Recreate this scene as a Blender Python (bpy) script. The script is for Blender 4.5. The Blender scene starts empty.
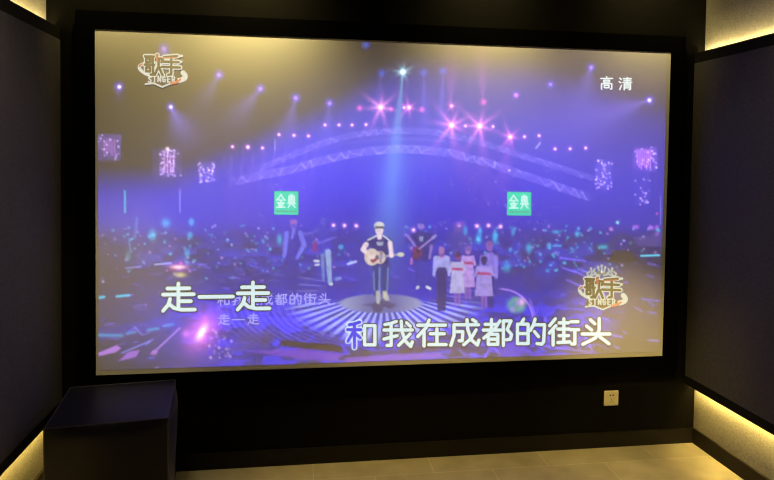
import bpy, bmesh, math, random
import numpy as np
from mathutils import Matrix, Vector

sc = bpy.context.scene
COL = sc.collection
rng = np.random.RandomState(7)

# ------------------------------------------------------------------ camera
FLOOR = 1.367                       # height of the screen's centre above the floor
CX, CY, FPX = 387.0, 181.23, 633.046
CAM = np.array([-0.54157, -3.24446, 0.23835 + FLOOR])
YAW, PITCH, ROLL = 0.144765, -0.035609, 0.01313
_cy, _sy, _cp, _sp = math.cos(YAW), math.sin(YAW), math.cos(PITCH), math.sin(PITCH)
FW = np.array([_sy*_cp, _cy*_cp, _sp])
_r0 = np.array([_cy, -_sy, 0.0])
_u0 = np.cross(_r0, FW)
RT = math.cos(ROLL)*_r0 + math.sin(ROLL)*_u0
UP = np.cross(RT, FW)
cam_d = bpy.data.cameras.new('camera')
cam = bpy.data.objects.new('camera', cam_d)
COL.objects.link(cam)
cam.matrix_world = Matrix(((RT[0], UP[0], -FW[0], CAM[0]), (RT[1], UP[1], -FW[1], CAM[1]),
                           (RT[2], UP[2], -FW[2], CAM[2]), (0, 0, 0, 1)))
cam_d.sensor_width = 36
cam_d.lens = FPX/774*36
cam_d.shift_y = (CY-240)/774
cam_d.clip_start = 0.02
sc.camera = cam

# ------------------------------------------------------------------ world, lamps, exposure
sc.view_settings.view_transform = 'Standard'
sc.view_settings.look = 'None'
sc.view_settings.gamma = 1
sc.view_settings.exposure = 0.0
sc.view_settings.use_curve_mapping = False
sc.cycles.use_adaptive_sampling = False
sc.cycles.sample_clamp_indirect = 1.0
sc.cycles.filter_width = 1.2
w = bpy.data.worlds.new('world'); sc.world = w; w.use_nodes = True
w.node_tree.nodes['Background'].inputs[0].default_value = (1.0, 0.8, 0.45, 1)
w.node_tree.nodes['Background'].inputs[1].default_value = 0.004

def lamp(name, kind, loc, energy, color, rot=(0, 0, 0), **kw):
    d = bpy.data.lights.new(name, kind)
    d.energy = energy; d.color = color
    for k, v in kw.items(): setattr(d, k, v)
    o = bpy.data.objects.new(name, d); COL.objects.link(o)
    o.location = loc; o.rotation_euler = rot
    return o
WARM = (1.0, 0.72, 0.22)
# unseen ceiling lamps: inner pair washes the screen top, others are added fill
def aim(p, q): return (Vector(q)-Vector(p)).to_track_quat('-Z', 'Y').to_euler()
for x, y, e, half in ((-.76, -.25, 44, 55), (.46, -.27, 26, 57), (-1.42, -.26, 18, 56), (1.36, -.26, 20, 56)):  # outer pair added to brighten the screen's upper corners
    lamp('unseen_ceiling_spot', 'SPOT', (x, y, 2.72), e, (1.0, .77, .27), aim((x, y, 2.72), (x, 0, 2.50)), spot_size=math.radians(2*half), spot_blend=1.0, shadow_soft_size=0.06)
lamp('unseen_ceiling_spot', 'SPOT', (0.2, -1.25, 2.72), 210, (1.0, .68, .17), spot_size=math.radians(69), spot_blend=0.45, shadow_soft_size=0.08)  # added unseen spot that brightens the floor below the screen
lamp('unseen_ceiling_spot', 'SPOT', (-1.34, -0.95, 2.72), 36, (1.0, .80, .45), spot_size=math.radians(112), spot_blend=1.0, shadow_soft_size=0.15)  # added fill spot to lift the left wall panel
lamp('unseen_ceiling_spot', 'SPOT', (1.34, -0.95, 2.72), 17, (1.0, .80, .45), spot_size=math.radians(112), spot_blend=1.0, shadow_soft_size=0.15)  # added fill spot to lift the right wall panel
lamp('unseen_ceiling_spot', 'SPOT', (0.80, -1.6, 2.72), 220, (1.0, .70, .18), aim((0.80, -1.6, 2.72), (1.33, 0, .22)), spot_size=math.radians(25), spot_blend=1.0, shadow_soft_size=0.05)  # added, aimed to brighten the lower right screen corner and the socket
lamp('unseen_ceiling_spot', 'SPOT', (-1.0, -1.8, 2.72), 48, (1.0, .74, .24), aim((-1.0, -1.8, 2.72), (-1.46, 0, .74)), spot_size=math.radians(26), spot_blend=1.0, shadow_soft_size=0.05)  # added, aimed to brighten the screen's lower left corner
LED_TOP, LED_BOTTOM = 85.0, 175.0

# ------------------------------------------------------------------ helpers
def link(name, bm, mat, parent=None, smooth=False):
    me = bpy.data.meshes.new(name)
    bm.normal_update(); bm.to_mesh(me); bm.free()
    me.materials.append(mat)
    if smooth:
        for p in me.polygons: p.use_smooth = True
    o = bpy.data.objects.new(name, me); COL.objects.link(o)
    if parent: o.parent = parent
    return o
def box(bm, x0, x1, y0, y1, z0, z1, bevel=0.0, seg=2):
    v = [bm.verts.new((x, y, z)) for x in (x0, x1) for y in (y0, y1) for z in (z0, z1)]
    f = [bm.faces.new([v[i] for i in q]) for q in ((0, 1, 3, 2), (4, 6, 7, 5), (0, 4, 5, 1), (2, 3, 7, 6), (0, 2, 6, 4), (1, 5, 7, 3))]
    if bevel:
        es = list({e for q in f for e in q.edges})
        bmesh.ops.bevel(bm, geom=es, offset=bevel, segments=seg, affect='EDGES', profile=0.5)
def boxes(name, lst, mat, parent=None, bevel=0.0):
    bm = bmesh.new()
    for b in lst: box(bm, *b, bevel=bevel)
    return link(name, bm, mat, parent)
def empty(name, loc, label, cat):
    o = bpy.data.objects.new(name, None); COL.objects.link(o)
    o.location = loc; o['label'] = label; o['category'] = cat
    o.empty_display_size = 0.1
    return o
def struct(o):
    o['kind'] = 'structure'; return o
def lin(c):
    c = np.asarray(c, float)/255.0
    return np.where(c <= 0.04045, c/12.92, ((c+0.055)/1.055)**2.4)

# ------------------------------------------------------------------ materials
def mat(name, base=(.5, .5, .5), rough=0.6, spec=0.5, emit=None, strength=0.0, metal=0.0):
    m = bpy.data.materials.new(name); m.use_nodes = True
    b = m.node_tree.nodes['Principled BSDF']
    b.inputs['Base Color'].default_value = (*base, 1)
    b.inputs['Roughness'].default_value = rough
    b.inputs['Specular IOR Level'].default_value = spec
    b.inputs['Metallic'].default_value = metal
    if emit is not None:
        b.inputs['Emission Color'].default_value = (*emit, 1)
        b.inputs['Emission Strength'].default_value = strength
    return m
def noisy(m, c0, c1, scale=(60, 60, 60), detail=4, lo=0.3, hi=0.7, bump=0.0, dist=0.002, rough=0.6):
    nt = m.node_tree; N = nt.nodes; L = nt.links; b = N['Principled BSDF']
    tc = N.new('ShaderNodeTexCoord'); mp = N.new('ShaderNodeMapping')
    mp.inputs['Scale'].default_value = scale
    nz = N.new('ShaderNodeTexNoise'); nz.inputs['Scale'].default_value = 1.0
    nz.inputs['Detail'].default_value = detail; nz.inputs['Roughness'].default_value = rough
    cr = N.new('ShaderNodeValToRGB')
    cr.color_ramp.elements[0].position = lo; cr.color_ramp.elements[0].color = (*c0, 1)
    cr.color_ramp.elements[1].position = hi; cr.color_ramp.elements[1].color = (*c1, 1)
    L.new(tc.outputs['Object'], mp.inputs['Vector']); L.new(mp.outputs[0], nz.inputs['Vector'])
    L.new(nz.outputs[0], cr.inputs[0]); L.new(cr.outputs[0], b.inputs['Base Color'])
    if bump:
        bp = N.new('ShaderNodeBump'); bp.inputs['Strength'].default_value = bump; bp.inputs['Distance'].default_value = dist
        L.new(nz.outputs[0], bp.inputs['Height']); L.new(bp.outputs[0], b.inputs['Normal'])
    return m

M_wall_black = noisy(mat('black wall paint', rough=.8, spec=.05), (.0024, .0023, .0023), (.0042, .004, .0039), (90, 90, 90), bump=.15)
M_wallpaper = noisy(mat('woven taupe wallpaper', rough=.75, spec=.2), (.24, .235, .22), (.48, .47, .45), (55, 130, 160), 5, .25, .75, .35)
M_ceil = noisy(mat('dark ceiling paint', rough=.85, spec=.2), (.045, .042, .038), (.06, .056, .05), (30, 30, 30))
M_back = noisy(mat('dark grey paint', rough=.85, spec=.2), (.10, .09, .08), (.13, .12, .10), (30, 30, 30))
M_skirt = noisy(mat('black skirting', rough=.5, spec=.15), (.007, .006, .0055), (.011, .010, .009), (8, 60, 60))
M_skirt_brown = noisy(mat('dark brown skirting', rough=.5, spec=.2), (.014, .011, .009), (.021, .017, .013), (8, 60, 60))
M_fabric = noisy(mat('charcoal acoustic fabric', rough=.95, spec=.1), (.060, .058, .064), (.118, .114, .124), (130, 130, 130), 3, .25, .75, .5, .002, .75)
M_panel_edge = mat('black panel edging', (.012, .0115, .011), .7, .1)
M_velvet = noisy(mat('black velvet', rough=1.0, spec=.0), (.0012, .0012, .0012), (.0026, .0026, .0026), (300, 300, 300))
M_led_top = mat('warm LED strip', (.8, .7, .5), .5, .3, (1.0, .74, .26), LED_TOP)
M_led_low = mat('warm LED strip, floor side', (.8, .7, .5), .5, .3, (1.0, .68, .15), LED_BOTTOM)
M_otto = noisy(mat('black upholstery', rough=.40, spec=.14), (.004, .004, .010), (.007, .007, .016), (160, 160, 160), 3, .3, .7, .25, .001)
b_ = M_otto.node_tree.nodes['Principled BSDF']; b_.inputs['Sheen Weight'].default_value = .08; b_.inputs['Sheen Roughness'].default_value = .4
M_pipe = mat('black piping cord', (.03, .03, .035), .5, .4)
M_plate = noisy(mat('ivory socket plastic', rough=.4, spec=.4), (.80, .74, .58), (.84, .78, .62), (40, 40, 40))
M_hole = mat('dark socket slot', (.02, .015, .01), .6, .2)
M_screw = mat('socket moulding', (.76, .70, .54), .4, .4)
M_screen = noisy(mat('matte white screen fabric', rough=.9, spec=.15), (.79, .79, .78), (.81, .81, .80), (200, 200, 200))

def picture_material():
    m = mat('projected picture on screen fabric', (.80, .80, .79), .9, .15)
    nt = m.node_tree; b = nt.nodes['Principled BSDF']
    a = nt.nodes.new('ShaderNodeAttribute'); a.attribute_name = 'picture'
    nt.links.new(a.outputs['Color'], b.inputs['Emission Color'])
    b.inputs['Emission Strength'].default_value = 1.0
    return m
M_pic = picture_material()
M_pic.cycles.emission_sampling = 'NONE'

def tile_material():
    m = mat('stone floor tiles', rough=.42, spec=.4)
    nt = m.node_tree; N = nt.nodes; L = nt.links; b = N['Principled BSDF']
    tc = N.new('ShaderNodeTexCoord'); mp = N.new('ShaderNodeMapping')
    mp.inputs['Location'].default_value = (0.129, 0.125, 0)
    br = N.new('ShaderNodeTexBrick'); br.offset = 0.5; br.offset_frequency = 2; br.squash = 1
    br.inputs['Scale'].default_value = 1.0
    br.inputs['Mortar Size'].default_value = 0.0022
    br.inputs['Mortar Smooth'].default_value = 0.2
    br.inputs['Bias'].default_value = 0
    br.inputs['Brick Width'].default_value = 0.615
    br.inputs['Row Height'].default_value = 0.3075
    br.inputs['Color1'].default_value = (.92, .92, .92, 1)
    br.inputs['Color2'].default_value = (1.06, 1.06, 1.06, 1)
    br.inputs['Mortar'].default_value = (1.35, 1.33, 1.3, 1)
    nz = N.new('ShaderNodeTexNoise'); nz.inputs['Scale'].default_value = 7; nz.inputs['Detail'].default_value = 6
    cr = N.new('ShaderNodeValToRGB')
    cr.color_ramp.elements[0].position = .3; cr.color_ramp.elements[0].color = (.30, .275, .215, 1)
    cr.color_ramp.elements[1].position = .7; cr.color_ramp.elements[1].color = (.40, .365, .29, 1)
    mx = N.new('ShaderNodeMix'); mx.data_type = 'RGBA'; mx.blend_type = 'MULTIPLY'; mx.inputs[0].default_value = 1
    L.new(tc.outputs['Object'], mp.inputs[0]); L.new(mp.outputs[0], br.inputs['Vector'])
    L.new(tc.outputs['Object'], nz.inputs['Vector']); L.new(nz.outputs[0], cr.inputs[0])
    L.new(cr.outputs[0], mx.inputs[6]); L.new(br.outputs['Color'], mx.inputs[7])
    L.new(mx.outputs[2], b.inputs['Base Color'])
    bp = N.new('ShaderNodeBump'); bp.inputs['Strength'].default_value = .15; bp.inputs['Distance'].default_value = .002
    L.new(nz.outputs[0], bp.inputs['Height']); L.new(bp.outputs[0], b.inputs['Normal'])
    return m
M_tile = tile_material()

# ------------------------------------------------------------------ room shell
XW, YW, YB, ZC = 1.738, 0.05, -4.6, 2.75
struct(boxes('floor', [(-XW-.1, XW+.1, YB-.1, YW+.1, -.1, 0)], M_tile))
struct(boxes('ceiling', [(-XW-.1, XW+.1, YB-.1, YW+.1, ZC, ZC+.1)], M_ceil))
struct(boxes('wall_front', [(-XW-.1, XW+.1, YW, YW+.1, 0, ZC)], M_wall_black))
struct(boxes('wall_left', [(-XW-.1, -XW, YB, YW, 0, ZC)], M_wallpaper))
struct(boxes('wall_right', [(XW, XW+.1, YB, YW, 0, ZC)], M_wallpaper))
struct(boxes('wall_back', [(-XW-.1, XW+.1, YB-.1, YB, 0, ZC)], M_back))
BB = .086
struct(boxes('baseboard_front', [(-XW, XW, YW-.012, YW, 0, BB)], M_skirt, bevel=.002))
struct(boxes('baseboard_left', [(-XW, -XW+.014, YB, YW-.012, 0, BB)], M_skirt_brown, bevel=.002))
struct(boxes('baseboard_right', [(XW-.014, XW, YB, YW-.012, 0, BB)], M_skirt_brown, bevel=.002))

# ------------------------------------------------------------------ backlit wall panels
PT, PB, PX = 2.219, .341, 1.675
def wall_panel(s, label):
    t = empty('wall_panel', (s*PX, -2.2, PB), label, 'wall panel')
    inv = Matrix.Translation((-s*PX, 2.2, -PB))
    y0, y1 = -4.4, YW-.004
    def xb(a, b): return (min(s*a, s*b), max(s*a, s*b))
    # edging frame along top and bottom, with the backing board behind the fabric
    e = boxes('panel_frame', [(*xb(PX, PX+.034), y0, y1, PT-.058, PT), (*xb(PX, PX+.034), y0, y1, PB, PB+.05),
                              (*xb(PX+.012, PX+.032), y0, y1, PB+.01, PT-.01)], M_panel_edge, t)
    f = boxes('fabric', [(*xb(PX-.003, PX+.013), y0, y1, PB+.05, PT-.058)], M_fabric, t, bevel=.003)
    a = boxes('led_strip', [(*xb(PX+.036, PX+.046), y0+.05, y1-.012, PT-.022, PT-.012)], M_led_top, t)
    b = boxes('led_strip', [(*xb(PX+.036, PX+.046), y0+.05, y1-.012, PB+.012, PB+.022)], M_led_low, t)
    for o in (e, f, a, b):
        o.data.transform(inv)
    for o in (a, b): o['label'] = 'glowing warm yellow light strip'
wall_panel(-1, 'charcoal fabric wall panel glowing yellow from behind, left of the screen')
wall_panel(1, 'charcoal fabric wall panel glowing yellow from behind, right of the screen')

# ------------------------------------------------------------------ projection screen
SW, SH = 3.0, 3.0*9/16
scr = empty('projection_screen', (0, 0, FLOOR), 'large black framed projection screen showing a blue lit concert with lyrics', 'screen')
FB = .088
frame = bmesh.new()
for q in ((-SW/2-FB, SW/2+FB, SH/2, SH/2+FB), (-SW/2-FB, SW/2+FB, -SH/2-FB, -SH/2),
          (-SW/2-FB, -SW/2, -SH/2, SH/2), (SW/2, SW/2+FB, -SH/2, SH/2)):
    box(frame, q[0], q[1], -.005, YW-.001, q[2], q[3])
link('border_frame', frame, M_velvet, scr)
surf = boxes('screen_fabric', [(-SW/2, SW/2, 0, .004, -SH/2, SH/2)], M_screen, scr)

# --- the picture: everything below lives on the screen plane
def S(u, v):
    """point of the screen plane seen at (u, v) of the photograph, in the screen's own x, z"""
    u = np.asarray(u, float); v = np.asarray(v, float)
    d = FW + RT*((u-CX)/FPX)[..., None] - UP*((v-CY)/FPX)[..., None]
    t = -CAM[1]/d[..., 1]
    return CAM[0]+t*d[..., 0], CAM[2]+t*d[..., 2]-FLOOR
def unS(x, z):
    d = np.stack([x-CAM[0], np.full_like(x, -CAM[1]), z+FLOOR-CAM[2]], -1)
    k = d@FW
    return CX+FPX*(d@RT)/k, CY-FPX*(d@UP)/k

NX, NY = 760, 428
gx = np.linspace(-SW/2+.012, SW/2-.021, NX); gz = np.linspace(SH/2-.009, -SH/2+.024, NY)
GX, GZ = np.meshgrid(gx, gz)
X, Y = unS(GX, GZ)
E = np.zeros(X.shape+(3,))

def sm(a, b, x):
    t = np.clip((x-a)/(b-a), 0, 1); return t*t*(3-2*t)
def gauss(x, y, sx, sy=None, ang=0.0):
    sy = sy or sx
    c, s = math.cos(ang), math.sin(ang)
    a = (X-x)*c+(Y-y)*s; b = -(X-x)*s+(Y-y)*c
    return np.exp(-.5*((a/sx)**2+(b/sy)**2))
def vnoise(scale, seed, sy=None):
    r = np.random.RandomState(seed); g = r.rand(200, 200)
    a = (X/scale) % 190; b = (Y/(sy or scale)) % 190
    i = a.astype(int); j = b.astype(int); fa = a-i; fb = b-j
    fa = fa*fa*(3-2*fa); fb = fb*fb*(3-2*fb)
    return (g[j, i]*(1-fa)+g[j, i+1]*fa)*(1-fb)+(g[j+1, i]*(1-fa)+g[j+1, i+1]*fa)*fb
def add(m, col): 
    global E
    E = E + m[..., None]*np.asarray(col, float)
def mul(m, f):
    global E
    E = E*(1-m[..., None]*(1-np.asarray(f, float)))
def over(m, col):
    global E
    E = E*(1-m[..., None]) + m[..., None]*np.asarray(col, float)
def seg_d(x0, y0, x1, y1):
    dx, dy = x1-x0, y1-y0; L = dx*dx+dy*dy+1e-9
    t = np.clip(((X-x0)*dx+(Y-y0)*dy)/L, 0, 1)
    return np.hypot(X-x0-t*dx, Y-y0-t*dy), t
def line(x0, y0, x1, y1, wd, col, amp=1.0):
    d, _ = seg_d(x0, y0, x1, y1); add(amp*np.exp(-(d/wd)**2), col)
def poly(pts, soft=1.2):
    inside = np.zeros(X.shape, bool); dist = np.full(X.shape, 1e9)
    n = len(pts)
    for i in range(n):
        x0, y0 = pts[i]; x1, y1 = pts[(i+1) % n]
        if y0 != y1:
            c = ((Y < y0) != (Y < y1)) & (X < (x1-x0)*(Y-y0)/(y1-y0)+x0)
            inside ^= c
        dist = np.minimum(dist, seg_d(x0, y0, x1, y1)[0])
    return np.clip(.5+np.where(inside, dist, -dist)/(2*soft), 0, 1)
def ell(x, y, rx, ry, soft=.15):
    r = np.sqrt(((X-x)/rx)**2+((Y-y)/ry)**2); return 1-sm(1-soft, 1+soft, r)
def cone(x, y, ang, half, length, col, amp, fall=1.0):
    a = np.arctan2(Y-y, X-x)-ang; a = (a+np.pi) % (2*np.pi)-np.pi
    r = np.hypot(X-x, Y-y)
    add(amp*np.exp(-(a/half)**2)*np.exp(-(r/length)**1.5)*sm(0, 4, r), col)
def star(x, y, R, col, spokes=6, amp=1.0, rot=.3, core=1.6):
    a = np.arctan2(Y-y, X-x); r = np.hypot(X-x, Y-y)
    sp = np.zeros_like(r)
    for k in range(spokes):
        t = rot+k*2*math.pi/spokes+(.12 if k % 2 else -.05); L = R*(.8+.4*((k*7) % 5)/4)
        da = (a-t+np.pi) % (2*np.pi)-np.pi
        perp = r*np.sin(np.clip(abs(da), 0, np.pi/2))
        sp += np.where(abs(da) < 1.2, np.exp(-(perp/(1.1+.085*r))**2)*np.exp(-(r/L)**1.4*1.6), 0)
    add(amp*np.clip(sp, 0, 1.2)*.75, col)
    add(amp*.40*np.exp(-(r/(R*.45))**2), col)
    add(np.exp(-(r/core)**2), (1.1, 1.0, 1.1))
def dot(x, y, r, col, amp=1.0): add(amp*np.exp(-(np.hypot(X-x, Y-y)/r)**2), col)

BLUE = np.array((.004, .006, .80)); VIO = np.array((.06, .035, .66)); CYAN = np.array((.02, .55, .80)); LAV = np.array((.35, .27, .75))
# haze of light over the stage
hz = .78*gauss(410, 150, 165, 62) + .42*gauss(400, 230, 260, 75) + .30*gauss(250, 175, 120, 38) + .50*gauss(150, 203, 80, 36) + .36*gauss(600, 208, 70, 48)
hz *= .85+.3*vnoise(60, 1)
lid = sm(4, 44, Y-(158-np.clip(X-170, 0, 220)*.42-np.clip(X-330, 0, 90)*.25+np.clip(X-520, 0, 200)*.32))   # dark upper corners of the picture
hz *= .06+.94*lid
add(hz, BLUE*.74+VIO*.07)
add(.42*gauss(410, 128, 105, 36), (.17, .18, .36))
add(.10*gauss(590, 110, 65, 45), (.15, .10, 1.0))
add(.06*gauss(640, 160, 40, 60), (.1, .08, .9))
# dark crowd band and stage floor
crowd = sm(222, 245, Y)*(1-sm(280, 312, Y))*(1-.6*gauss(385, 260, 70, 60))
mul(np.clip(crowd*(.25+1.0*vnoise(13, 3, 8)), 0, 1), (.3, .3, .38))
mul(sm(215, 300, Y)*sm(-10, 110, 210-X)*.8, (.12, .12, .25))
mul(sm(225, 275, Y)*sm(-35, 45, X-585)*.95, (.05, .05, .12))
mul(sm(320, 352, Y)*(.55), (.35, .35, .5))
stage = gauss(390, 305, 150, 34)*.34+gauss(215, 335, 55, 26)*.42
add(stage*(.7+.6*vnoise(14, 5, 5)), BLUE)
low = sm(.36, .62, .6*vnoise(17, 61, 7)+.4*vnoise(6, 62, 3))*sm(285, 318, Y)*sm(150, 230, X-(Y-330)*.8)*(1-sm(585, 625, X+(Y-330)*.4))
add(low*.58*(1-.6*gauss(384, 305, 60, 14)), (.03, .02, .95))
add(.55*sm(.40, .60, vnoise(12, 63, 6))*sm(236, 250, Y)*(1-sm(262, 285, Y))*(np.abs(X-385) > 30)*sm(120, 160, X)*(1-sm(590, 640, X)), (.02, .03, .40))
# soft beams
cone(403, 73, math.radians(96), .085, 120, (.16, .50, .50), .42)
add(.13*np.exp(-((X-396+(Y-160)*.08)/20)**2)*sm(120, 170, Y)*(1-sm(200, 300, Y)), (.25, .55, .65))
for x, y, an, hf, ln, am in ((170.7, 107, 62, .5, 30, .55), (219, 75, 120, .35, 30, .22), (260.4, 88.8, 130, .35, 36, .32), (295.8, 98, 105, .3, 45, .30),
                             (329.6, 103.3, 95, .25, 38, .22), (591, 67.6, 105, .5, 34, .30), (649.4, 100, 162, .32, 75, .32), (164, 48.8, 80, .6, 8, .4),
                             (423.4, 72.7, 88, .12, 55, .25), (443, 71, 92, .12, 70, .25), (381.8, 73.4, 100, .15, 40, .15), (119, 86.7, 90, .5, 10, .2)):
    cone(x, y, math.radians(an), hf, ln, (.22, .16, .95), am)
for k in range(9):
    x = 232+k*11; cone(x, 148-k*1.2, math.radians(92+k*1.5), .10, 55, (.5, .2, .8), .10)
for x, y, an in ((451, 125, 75), (480, 126, 85), (451, 106, 270), (483, 102, 268), (510, 137, 100)):
    cone(x, y, math.radians(an), .20, 40, (.6, .12, .55), .25)
# trusses: two arches drawn as chords with zigzag webs
def truss(pts, th, amp, col=LAV):
    px = [p[0] for p in pts]; py = [p[1] for p in pts]
    yy = np.interp(X, px, py); inb = sm(px[0]-12, px[0]+12, X)*(1-sm(px[-1]-12, px[-1]+12, X))
    d = Y-yy
    add(amp*.30*inb*np.exp(-(d/(th*.75))**4), col)
    for o in (-th, th): add(amp*.5*inb*(.4+.9*vnoise(11, 14+int(o>0)))*np.exp(-((d-o)/1.0)**2), col)
    zz = np.abs((((X+9*vnoise(8, 12))/5.5) % 2)-1)*2-1
    wd = np.clip(2.2*vnoise(9, 11)-.35, 0, 1.5)
    add(amp*.8*inb*wd*np.exp(-((d-zz*th)/1.1)**2), col)
lower = [(238, 181), (262, 175), (290, 170), (320, 161), (350, 154), (375, 150.5), (400, 149), (425, 150), (450, 153), (470, 158), (495, 165), (520, 174), (550, 184), (588, 197)]
upper = [(255, 170), (290, 156), (320, 144), (350, 135.5), (375, 132), (400, 130.5), (425, 131), (445, 134), (480, 142), (520, 155), (560, 168), (592, 178)]
truss(lower, 3.2, .50); truss(upper, 2.4, .32)
add(.10*np.exp(-((Y-139-((X-405)/60)**2*5)/1.5)**2)*gauss(405, 139, 40, 20), LAV)
# lamps
for x, y, r, a in ((260.4, 88.8, 2.6, .9), (295.8, 98, 2.6, 1), (329.6, 103.3, 2.6, .9), (219, 75, 2.6, .9), (164, 48.8, 3.2, .55), (591, 67.6, 2.4, .9),
                   (550.5, 84.4, 2.2, .8), (516, 95, 2.2, .7), (119, 86.7, 2.6, .9), (170.7, 107, 2.4, .9), (649.4, 100.2, 2.6, 1)):
    dot(x, y, r*1.5, (.12, .08, 1.0), a*.75); dot(x, y, r*.62, (.7, .30, .8), a*.8)
for x, y in ((119.5, 87), (171, 107), (649.2, 100.3)): dot(x, y, 1.4, (1, 1, 1), 1.2)
for x, y in ((381.8, 73.4), (423.4, 72.7), (443, 71), (366, 45)): dot(x, y, 3.2, (.05, .12, .9), .55)
for x, y, r in ((359.6, 108, 2.4), (391, 109, 2.0), (422, 109.6, 2.4), (483.5, 102, 2.6), (516, 95.4, 1.9)): dot(x, y, r, (1.0, .12, .5), .8)
for x, y in ((325, 125), (339, 125), (352, 125), (366, 124.6), (279, 134.6), (294, 135.4), (308.5, 136), (248, 147), (262.5, 148), (232.5, 146.7), (247.7, 147.2),
             (404, 107.7), (465.4, 126), (493, 126.5), (524.4, 136.7), (539, 135.7), (555, 149), (570, 148.8), (585.6, 148)):
    dot(x, y, 2.3, (.5, .06, .6), .7); dot(x, y, 1.1, (1.1, .95, 1.0), 1.0)
PINK = (.95, .16, .55)
star(380.6, 107.3, 15, (.95, .28, .55), 7, .95, .25, 2.0); star(409, 107.5, 9, PINK, 6, .8); star(451.5, 106, 6, PINK, 6, .7, .2, 1.0)
star(451.5, 125.2, 17, (.95, .22, .62), 7, 1.0, .5, 2.2); star(479.6, 126, 17, (.95, .22, .62), 7, 1.0, .35, 2.2); star(510.2, 136.9, 11, PINK, 6, .9, .2, 1.8)
star(402.8, 72, 7.5, (.4, .85, .95), 8, .9, .2, 1.9)
# lit lattice towers of lamps
def tower(x0, x1, y0, y1, n, seed, base, amp):
    m = sm(x0-2, x0+2, X)*(1-sm(x1-2, x1+2, X))*sm(y0-2, y0+3, Y)*(1-sm(y1-4, y1+4, Y))
    add(m*amp*(.6+.8*vnoise(4, seed, 9)), base)
    r = np.random.RandomState(seed)
    for _ in range(n): dot(r.uniform(x0, x1), r.uniform(y0, y1), r.uniform(.7, 1.1), (.65, .45, .95), r.uniform(.3, .95))
tower(97.5, 121, 134, 160, 16, 21, (.20, .10, .75), .30)
tower(160, 176, 150, 176, 46, 22, (.35, .16, .8), .26); tower(152, 182, 148, 178, 6, 26, (.12, .08, .7), .14)
tower(198.5, 215, 162, 182, 46, 23, (.25, .16, .8), .22)
tower(633, 657, 147, 170, 26, 24, (.30, .10, .75), .30); tower(634, 650, 170, 205, 18, 27, (.15, .1, .6), .08)
tower(595, 612, 160, 190, 42, 25, (.22, .16, .8), .20); tower(508, 510, 170, 171, 2, 29, (.1, .1, .1), .1)
for k in range(8): line(637+k*1.9, 150, 637.5+k*1.8, 165+(k % 3)*2, .6, (.80, .25, .85), .55)
for k in range(5): line(104+k*2.6, 140, 104.5+k*2.5, 152+(k % 2)*3, .7, (.75, .25, .85), .30)
for k in range(4): line(164.5+k*3, 152+k, 164.5+k*3, 172, .7, (.85, .4, .9), .5)
dot(167.5, 149, 1.8, (1, .8, 1), 1)
# small bright points of the crowd and the musicians' lamps
r = np.random.RandomState(5)
for _ in range(260):
    x = r.uniform(100, 662); y = 225+abs(r.normal(0, 26)); 
    if 352 < x < 402 and y > 222: continue
    c = [(.05, .55, .75), (.5, .45, .95), (.1, .5, .9), (.6, .3, .9)][r.randint(4)]
    dot(x, y, r.uniform(.7, 1.5), c, r.uniform(.12, .6))
for _ in range(120):
    dot(r.uniform(240, 560), r.uniform(168, 228), r.uniform(.5, .8), (.5, .5, .8), r.uniform(.08, .4))
for _ in range(150):                                  # streaks low in the picture
    x = r.uniform(100, 655); y = r.uniform(262, 362); a = r.uniform(-.6, .25) if x < 330 else r.uniform(.1, .8); L = r.uniform(2, 9)
    line(x, y, x+L*math.cos(a), y+L*math.sin(a), r.uniform(.7, 1.3), (.14, .10, .85), r.uniform(.1, .5))
for _ in range(90):                                   # crowd at both sides, cyan
    x = r.choice([r.normal(560, 22), r.normal(500, 12), r.normal(180, 40), r.normal(255, 14), r.normal(575, 25)]); y = r.uniform(226, 272)
    dot(x, y, r.uniform(.7, 1.4), (.03, .55, .72), r.uniform(.2, .75))
for x, y, rx, ry, a in ((166, 223, 3.5, 3.5, .5), (152.5, 235, 3, 4.5, .55), (191.5, 222, 2, 3, .6), (190, 235.5, 2.2, 3, .5), (187, 253.5, 2.2, 3.5, .45), (128, 257, 2.2, 4, .25),
                        (279.5, 239.5, 2.2, 4, .5), (341, 247, 1.8, 2, .6), (465, 231, 1.7, 3.5, .7), (478.5, 239, 2.4, 3.5, .7), (495, 237, 2, 5, .7), (480, 231, 1.6, 3, .6),
                        (513, 232, 1.5, 3, .4), (529, 248, 2.5, 3.5, .55), (507, 267, 3, 4, .4), (603, 247, 4, 2, .55), (549, 246, 1.6, 2.5, .6), (556, 232, 3, 1.5, .5), (577, 234, 1.8, 2.4, .6)):
    add(a*gauss(x, y, rx*.8, ry*.8), (.02, .62, .85))
for x, y in ((459, 226), (477, 226), (488.5, 225.5), (500.5, 226.5), (333.5, 225.3), (344.5, 225.5), (356.3, 225.8), (413.5, 230)):
    dot(x, y, 2.4, (.9, .3, .7), .5); dot(x, y, 1.2, (1, .85, .9), .9)
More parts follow.
